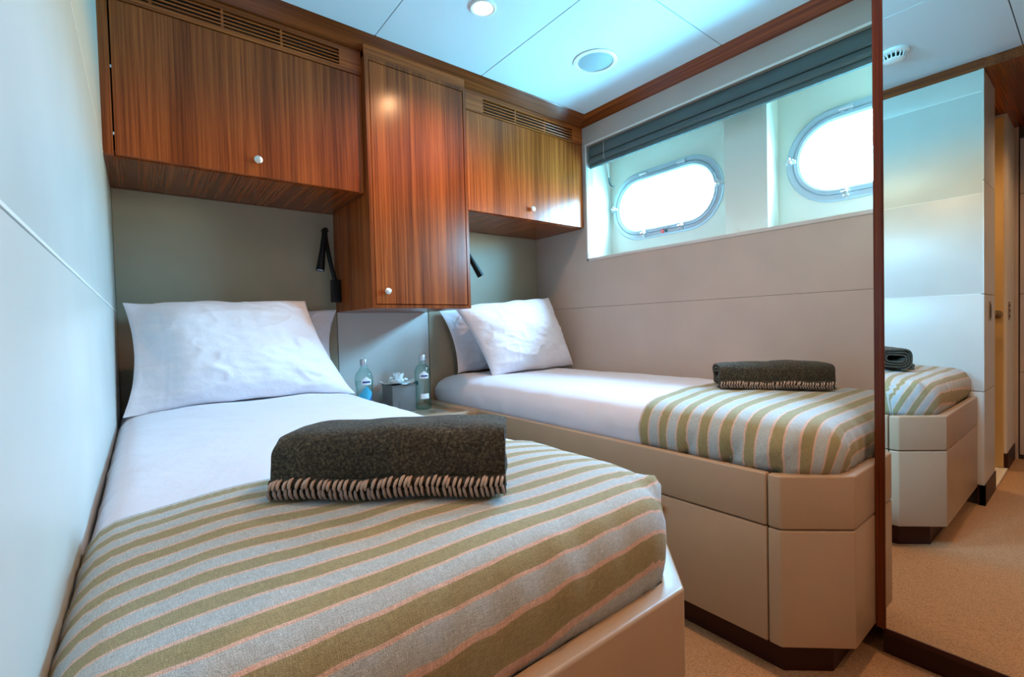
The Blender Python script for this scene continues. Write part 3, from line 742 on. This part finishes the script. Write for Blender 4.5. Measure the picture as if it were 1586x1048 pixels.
# ================================================================== BLANKETS
def blanket(label, A, B, depth, height, nst, both_rows, seed, lefttaper):
    """A, B: ends of the front bottom edge. A flattened roll with a stitched edge."""
    A, B = Vector(A), Vector(B); d = (B-A); L = d.length; d.normalize(); up = Vector((0, 0, 1))
    n_ = up.cross(d).normalized()                                 # away from the camera
    if n_.y < 0: n_ = -n_
    a, b = depth/2, height/2; turns = 3.25; K = 150; th_ = .0062
    def sup(th, s):
        c_, s_ = math.cos(th), math.sin(th); p_ = 2/3.4
        return (math.copysign(abs(c_)**p_, c_)*(a-s), math.copysign(abs(s_)**p_, s_)*(b-s))
    t_ = thing('folded_blanket', label, 'blanket', (A+B)/2, None)
    bm = bmesh.new(); rings = []
    M_ = 26
    for m_ in range(M_+1):
        f = m_/M_; row = []
        taper = 1 - lefttaper*math.exp(-f/.07) - .05*math.exp(-(1-f)/.04)
        outl = []
        for k in range(K+1):
            q = k/K; th = -PI*.55 - q*turns*2*PI
            s = q*turns*.0108 if q*turns*.0108 < b-.006 else b-.006
            x, y = sup(th, s)
            outl.append((x, y))
        inn = []
        for k in range(K+1):
            q = k/K; th = -PI*.55 - q*turns*2*PI; s = min(q*turns*.0108+th_, b-.002)
            inn.append(sup(th, s))
        loop = outl + inn[::-1]
        for (x, y) in loop:
            yy = (y+b)*taper; lean = .018*(yy/height)
            g_ = nz(f*3+seed, x*12, y*12, 1.3)*.004 + nz(f*9+seed, x*20, y*20, 1.0)*.0015
            p = A + d*(f*L + nz(x*30+seed, y*30, m_ > M_/2, 1)*.004*(1 if m_ in (0, M_) else 0) + (lefttaper*.20*(yy)*(1-f))) + n_*(x+a+g_) + up*(yy + g_*1.2 + nz(f*2.2+seed, 5, 0, 1)*.006*(yy/height))
            row.append(bm.verts.new(p))
        rings.append(row)
    n2 = len(rings[0])
    for P_, Q_ in zip(rings, rings[1:]):
        for k in range(n2): bm.faces.new((P_[k], P_[(k+1)%n2], Q_[(k+1)%n2], Q_[k]))
    for row in (rings[0], rings[-1]):
        for k in range(K): bm.faces.new((row[k], row[k+1], row[n2-2-k], row[n2-1-k]))
    obj('roll', bm, WOOL, t_, smooth=70)
    # two stacked cloth edges along the front bottom
    bm = bmesh.new()
    for zz in (.0065, .0205):
        tube(bm, [A + d*(L*k/16) + n_*(.004+nz(k+seed, zz*100, 0, .4)*.002) + up*(zz+.002*math.sin(k*.8)) for k in range(17)], .0068, 8)
    obj('bound_edge', bm, WOOL, t_, smooth=True)
    # whip stitches
    base_ = bmesh.new()
    def stitch_bm(lean_, h, up0):
        bm = bmesh.new()
        pts = [(-lean_, -.0035, up0), (-lean_*.6, -.0062, up0+h*.25), (0.0, -.0075, up0+h*.6), (lean_*.7, -.0050, up0+h*.93), (lean_*1.2, .001, up0+h)]
        tube(bm, pts, [.0014, .0021, .0024, .0022, .0014], 6); return bm
    me1 = None
    basis = Matrix(((d.x, n_.x, 0), (d.y, n_.y, 0), (d.z, n_.z, 1))).to_4x4()
    rot = basis
    rows = [(YARN, .0022, .0130, .0135), (YARND, -.0018, .0135, .0008)] if both_rows else [(YARN, .0018, .0120, .0105), (YARND, -.0016, .0095, .0010)]
    mb = None; joined = bmesh.new() if not both_rows else None
    for ri, (mm, ln, hh, u0) in enumerate(rows):
        proto = None
        for k in range(nst):
            f = (k+.5+random.uniform(-.12, .12))/nst
            loc = A + d*(f*L) + up*(.002*math.sin(f*16*.8)) + n_*(nz(f*16+seed, 1, 0, .4)*.002)
            sc_ = random.uniform(.93, 1.08); r_ = random.uniform(-.10, .10)
            Mx = Matrix.Translation(loc) @ rot @ Matrix.Rotation(r_, 4, 'Y') @ Matrix.Diagonal((sc_, 1, sc_, 1))
            if both_rows:
                if proto is None:
                    bmt = stitch_bm(ln, hh, u0); me = bpy.data.meshes.new('stitch'); bmt.to_mesh(me); bmt.free(); me.materials.append(mm)
                    me.polygons.foreach_set('use_smooth', [True]*len(me.polygons)); proto = me
                o = bpy.data.objects.new('stitch', proto); C.objects.link(o); o.parent = t_
                o.matrix_local = Matrix.Translation(-t_.location) @ Mx
            else:
                bmt = stitch_bm(ln, hh, u0); bmesh.ops.transform(bmt, matrix=Mx, verts=bmt.verts)
                me = bpy.data.meshes.new('tmp'); bmt.to_mesh(me); bmt.free()
                n0 = len(joined.faces); joined.from_mesh(me); bpy.data.meshes.remove(me)
                joined.faces.ensure_lookup_table()
                for fc in joined.faces[n0:]: fc.material_index = ri
    if joined is not None:
        o = obj('stitching', joined, YARN, t_, smooth=True, mats=[YARN, YARND]); o['kind'] = 'stuff'
    return t_
blanket('dark folded wool blanket with beige whip stitches lying across the left bed', (.128, .708, .657), (.384, .510, .656), .130, .100, 44, True, 2, .16)
blanket('dark rolled wool blanket with a stitched edge on the right bed by the wall', (1.536, .814, .656), (1.762, .545, .655), .125, .092, 44, False, 8, .06)

# ================================================================== NIGHTSTAND
ns = thing('nightstand', 'low beige leather nightstand wedged between the two bed heads', 'nightstand', (.96, 2.03, 0))
nx0, nx1, ny0, ny1 = .7215, 1.1970, 1.7915, 2.264
obj('top_board', box(nx0+.002, nx1-.002, ny0+.002, ny1, .470, .490), L_BED, ns)
obj('front_lip', box(nx0, nx1, ny0, ny0+.028, .470, ZR, bev=.005), L_BED, ns, smooth=True)
obj('side_lip', box(nx1-.030, nx1, ny0+.030, ny1, .470, ZR, bev=.005), L_BED, ns, smooth=True)
obj('side_lip', box(nx0, nx0+.026, ny0+.030, ny1, .470, ZR, bev=.005), L_BED, ns, smooth=True)
dr = obj('drawer', box(nx0+.002, nx1-.002, ny0, ny0+.02, .300, .467, bev=.003), L_BED, ns, smooth=True)
knob(dr, .96, ny0, .39, (0, -1, 0), .0125, BRASS)
obj('carcass', box(nx0+.004, nx1-.004, ny0+.02, ny1, .08, .470), L_BED, ns)
obj('lower_door', box(nx0+.002, nx1-.002, ny0, ny0+.02, .085, .297, bev=.003), L_BED, ns, smooth=True)
obj('plinth', box(nx0+.004, nx1-.004, ny0+.03, ny1, 0, .08), DARKW, ns)

def bottle(label, x, y, z, wfill, lab, face):
    t_ = thing('water_bottle', label, 'bottle', (x, y, z))
    P_ = [(0, .002), (.030, .0), (.0385, .004), (.040, .012), (.040, .045), (.0375, .075), (.0355, .105), (.037, .135), (.0400, .165), (.0395, .185), (.034, .203), (.024, .217), (.0155, .230), (.013, .240), (.013, .252)]
    bm = bmesh.new(); lathe(bm, (x, y, z), P_, 40); obj('glass_body', bm, BOTTLEG, t_, smooth=80)
    bm = bmesh.new(); W_ = [(max(r-.003, 0), max(h, .004)) for r, h in P_ if h < wfill]; W_.append((W_[-1][0]*.97, wfill)); W_.append((0, wfill))
    lathe(bm, (x, y, z), W_, 40); obj('water', bm, WATER, t_, smooth=60)
    bm = bmesh.new(); lathe(bm, (x, y, z), [(0, .240), (.0150, .240), (.0155, .244), (.0155, .264), (.0140, .267), (0, .267)], 24); obj('cap', bm, CAPM, t_, smooth=40)
    def patch(th0, th1, zf0, zf1, r0=.0006, nm='label', mm=LABELW, n=16):
        bm = bmesh.new(); cols = []
        def rad(h):
            for (ra, ha), (rb, hb) in zip(P_, P_[1:]):
                if ha <= h <= hb and hb > ha: return ra+(rb-ra)*(h-ha)/(hb-ha)
            return .04
        for k in range(n+1):
            th = th0+(th1-th0)*k/n; f = k/n
            za, zb = zf0(f), zf1(f)
            cols.append([bm.verts.new((x+math.cos(face+th)*(rad(za+(zb-za)*q/4)+r0), y+math.sin(face+th)*(rad(za+(zb-za)*q/4)+r0), z+za+(zb-za)*q/4)) for q in range(5)])
        for a_, b_ in zip(cols, cols[1:]):
            for q in range(4): bm.faces.new((a_[q], b_[q], b_[q+1], a_[q+1]))
        return obj(nm, bm, mm, t_, smooth=80)
    tri = lambda f: .176 + .015*(1-abs(2*f-1))
    patch(-.55, .55, lambda f: .155, tri, .0012, 'label', LABELW)
    patch(-.42, .42, lambda f: .163, lambda f: .171, .0018, 'label_print', INK)
    if lab == 'blue':
        patch(-.95, .75, lambda f: .030, lambda f: .105+.045*(1-abs(1.6*f-.9)), .0009, 'lower_label', LABELB)
        patch(-.2, .74, lambda f: .032, lambda f: .060+.05*f, .0015, 'label_print', INK)
    else:
        patch(-.5, .6, lambda f: .056, lambda f: .080, .0012, 'lower_label', LABELW)
    return t_
CAMTH = lambda x, y: math.atan2(-y, -x)
bottle('green glass water bottle with a blue label, left of the tissue box', .776, 2.07, .490, .168, 'blue', CAMTH(.776, 2.07)+.25)
bottle('green glass water bottle with a small white label, right of the tissue box', 1.081, 2.098, .490, .215, 'white', CAMTH(1.081, 2.098)+.2)

tb = thing('tissue_box', 'grey leather cube tissue box on the nightstand', 'tissue box', (.975, 2.15, .49))
bm = bmesh.new(); bx(bm, .915, 1.036, 2.085, 2.205, .4905, .618, bev=.0025)
obj('box_body', bm, GREYL, tb, smooth=True)
obj('lid_edge', box(.913, 1.038, 2.083, 2.207, .6135, .620, bev=.0015), GREYL, tb)
bm = bmesh.new(); lathe(bm, (.975, 2.145, .6202), [(0, 0), (.034, 0), (.034, .0012), (0, .0012)], 28); obj('slot', bm, BLACK, tb)
bm = bmesh.new()
def petal(th, r0, r1, h0, h1, wd, curl):
    n, m_ = 8, 6; rows = []
    for i in range(n+1):
        f = i/n; row = []
        for j in range(m_+1):
            g_ = j/m_*2-1
            rr = (r0+(r1-r0)*f)*1.3; a_ = th + g_*wd*(.35+.65*math.sin(PI*min(1, f*.8+.1)))/max(rr, .012)*.5
            z = .6225+(h0+(h1-h0)*(f**1.3))*1.3 - curl*max(0, f-.75)*.08 + .003*math.sin(g_*5+th*3)*f
            row.append(bm.verts.new((.972+math.cos(a_)*rr, 2.135+math.sin(a_)*rr, z)))
        rows.append(row)
    for A, B in zip(rows, rows[1:]):
        for j in range(m_): bm.faces.new((A[j], A[j+1], B[j+1], B[j]))
for k in range(5): petal(k*2*PI/5, .004, .020, 0, .040, .034, 0)
for k in range(6): petal(k*2*PI/6+.4, .006, .034, 0, .030, .042, 1)
for k in range(5): petal(k*2*PI/5+.2, .010, .068, .001, .004+.008*(k % 2), .066, -.5)
o = obj('tissue_flower', bm, TISSUE, smooth=80); tag(o, 'white paper tissue folded into a flower on top of the grey box', 'tissue')
def tumbler(label, x, y, r=.021, h=.062, z=.4905):
    bm = bmesh.new(); lathe(bm, (x, y, z), [(0, 0), (r*.86, 0), (r, h), (r-.002, h), (r*.86-.002, .006), (0, .006)], 28)
    tag(obj('tumbler', bm, CLEARG, smooth=50), label, 'glass')
tumbler('clear glass tumbler in front of the grey tissue box, left one', .862, 2.065)
tumbler('clear glass tumbler touching the tissue box corner, right one', .905, 2.030)
tumbler('bluish glass tumbler half hidden behind the blue-labelled bottle', .765, 2.185, .030, .085)
# unidentified teal block on a bent black tube between box and bottle
hs = thing('teal_black_piece', 'small teal piece on a curved black stand between tissue box and right bottle', 'unidentified_item', (1.065, 2.19, .49))
bm = bmesh.new(); bx(bm, 1.040, 1.100, 2.178, 2.205, .600, .622, bev=.006, seg=3); obj('teal_block', bm, TEAL, hs, smooth=True)
bm = bmesh.new(); tube(bm, [(1.048, 2.19, .606), (1.066, 2.188, .600), (1.076, 2.186, .585), (1.078, 2.186, .560), (1.078, 2.186, .492)], [.006, .007, .007, .006, .006], 10); obj('stalk', bm, BLACK, hs, smooth=True)
cg = bmesh.new(); bx(cg, .985, 1.125, 1.935, 2.025, .4903, .4945, bev=.001)
tag(obj('glass_coaster', cg, CLEARG), 'flat clear glass coaster tray on the nightstand front', 'coaster')

# ================================================================== READING LAMPS
def reading_lamp(label, base, hinge, tip, sx):
    t_ = thing('reading_lamp', label, 'reading lamp', base)
    b = Vector(base); h = Vector(hinge); tp = Vector(tip)
    obj('mount', box(b.x-.0195, b.x+.0195, b.y-.018, b.y+.018, b.z-.052, b.z+.052, bev=.003), BLACK, t_, smooth=True)
    bm = bmesh.new(); s = b+Vector((0, 0, .045))
    mid = s.lerp(h, .5) + Vector((sx*.010, 0, 0))
    pts = []
    for k in range(13):
        f = k/12; pts.append(s*(1-f)**2 + mid*2*f*(1-f) + h*f*f)
    tube(bm, pts, .0095, 14); obj('flexible_arm', bm, BLACK, t_, smooth=True)
    bm = bmesh.new(); d = (tp-h).normalized(); f = frame_from(d); Ln = (tp-h).length
    lathe(bm, h, [(0, -.012), (.008, -.012), (.011, -.006), (.0115, .01), (.013, Ln*.5), (.0185, Ln-.004), (.0185, Ln), (.0155, Ln), (.0150, Ln-.006), (0, Ln-.006)], 24, f)
    hd = obj('lamp_head', bm, BLACK, t_, smooth=40)
    bm = bmesh.new(); lathe(bm, h, [(0, Ln-.0055), (.0148, Ln-.0055), (.0148, Ln-.002), (.006, Ln-.0005), (0, Ln-.0005)], 24, f); obj('lens', bm, LENS, hd, smooth=40)
    bm = bmesh.new(); tube(bm, [h+Vector((0, -.012, .002)), h+Vector((0, .012, .002))], .013, 16); obj('joint', bm, BLACK, t_, smooth=True)
LENS, _, _ = mat('frosted_lens', (.62, .70, .90), .35)
reading_lamp('black bendy reading lamp on the tall cabinet side over the left bed', (.7065, 2.20, 1.071), (.662, 2.185, 1.338), (.630, 2.165, 1.158), -1)
reading_lamp('black bendy reading lamp peeking out right of the tall cabinet', (1.2175, 2.20, 1.10), (1.345, 2.13, 1.345), (1.449, 2.10, 1.163), 1)

# ================================================================== CEILING FITTINGS
dl = thing('downlight', 'small round recessed downlight glowing warm in the ceiling', 'ceiling light', (1.013, 1.407, ZC))
bm = bmesh.new(); lathe(bm, (1.013, 1.407, ZC), [(.049, 0), (.049, -.003), (.044, -.006), (.036, -.004), (.034, .004), (.034, .005), (.049, .005), (.049, 0)], 40); obj('trim_ring', bm, WHITEP, dl, smooth=40)
bm = bmesh.new(); lathe(bm, (1.013, 1.407, ZC-.0015), [(0, 0), (.033, 0), (.033, .004), (0, .004)], 32); obj('bulb_glass', bm, EMIT, dl)
spk = thing('ceiling_speaker', 'larger round white ceiling loudspeaker with a grey mesh', 'speaker', (1.612, 1.403, ZC))
bm = bmesh.new(); lathe(bm, (1.612, 1.403, ZC), [(.098, 0), (.097, -.004), (.092, -.006), (.080, -.006), (.077, -.003), (.077, .004), (.098, .004), (.098, 0)], 56); obj('rim', bm, WHITEP, spk, smooth=40)
bm = bmesh.new(); lathe(bm, (1.612, 1.403, ZC), [(.077, -.001), (.06, -.005), (.03, -.009), (0, -.010)], 48); obj('grille', bm, GRILLE, spk, smooth=60)
sd = thing('smoke_detector', 'white smoke detector on the ceiling, seen reflected in the mirror', 'smoke detector', (.325, .585, ZC))
bm = bmesh.new(); lathe(bm, (.325, .585, ZC), [(0, 0), (.055, 0), (.055, -.010), (.050, -.014), (.046, -.016), (0, -.016)], 40); obj('base', bm, WHITEP, sd, smooth=40)
bm = bmesh.new(); lathe(bm, (.325, .585, ZC), [(.030, -.014), (.030, -.036), (0, -.036)], 32); obj('chamber', bm, BLACK, sd, smooth=40)
bm = bmesh.new(); lathe(bm, (.325, .585, ZC), [(0, -.034), (.036, -.034), (.036, -.038), (.028, -.043), (0, -.045)], 32); obj('cap', bm, WHITEP, sd, smooth=40)
for k in range(16):
    th = 2*PI*k/16; bm = bmesh.new()
    tube(bm, [(.325+.044*math.cos(th), .585+.044*math.sin(th), ZC-.014), (.325+.035*math.cos(th), .585+.035*math.sin(th), ZC-.037)], .0026, 6); obj('fin', bm, WHITEP, sd, smooth=True)

# ================================================================== ROMAN BLIND
rb = thing('roman_blind', 'dark grey-green roman blind gathered at the top of the window recess', 'blind', (XR+.04, 1.0, WZ1))
bl0, bl1 = .215, 1.818
bm = bmesh.new()
x = XR+.006
prism(bm, [(x+.012, WZ1-.001), (x+.004, 1.865), (x+.001, 1.836), (x+.004, 1.829), (x+.012, 1.828), (x+.022, 1.835), (x+.022, WZ1-.001)], 'y', bl0, bl1); obj('top_fold', bm, BLIND, rb)
bm = bmesh.new(); prism(bm, [(x+.018, 1.832), (x+.004, 1.821), (x-.002, 1.808), (x+.000, 1.797), (x+.007, 1.791), (x+.018, 1.796), (x+.026, 1.832)], 'y', bl0, bl1); obj('middle_fold', bm, BLIND, rb)
bm = bmesh.new(); prism(bm, [(x+.030, 1.812), (x+.010, 1.790), (x+.006, 1.778), (x+.009, 1.769), (x+.016, 1.765), (x+.030, 1.772), (x+.036, 1.812)], 'y', bl0, bl1); obj('bottom_fold', bm, BLIND, rb)
bm = bmesh.new(); bx(bm, x+.020, x+.05, bl0, bl1, 1.80, WZ1-.001); obj('gathered_cloth', bm, BLIND, rb)
bm = bmesh.new(); tube(bm, [(x-.001, 1.705, 1.885), (x-.002, 1.705, 1.80), (x+.03, 1.702, 1.77), (x+.035, 1.70, 1.685)], .0011, 6)
tube(bm, [(x-.001, 1.715, 1.80), (x+.03, 1.712, 1.77), (x+.035, 1.70, 1.685)], .0011, 6); obj('cord', bm, CORD, rb, smooth=True)
bm = bmesh.new(); tube(bm, [(x+.035, 1.700, 1.690), (x+.035, 1.699, 1.665), (x+.034, 1.690, 1.645), (x+.033, 1.672, 1.632), (x+.033, 1.662, 1.636)], [.003, .0035, .0035, .003, .002], 8); obj('cord_cleat', bm, TEAL, rb, smooth=True)
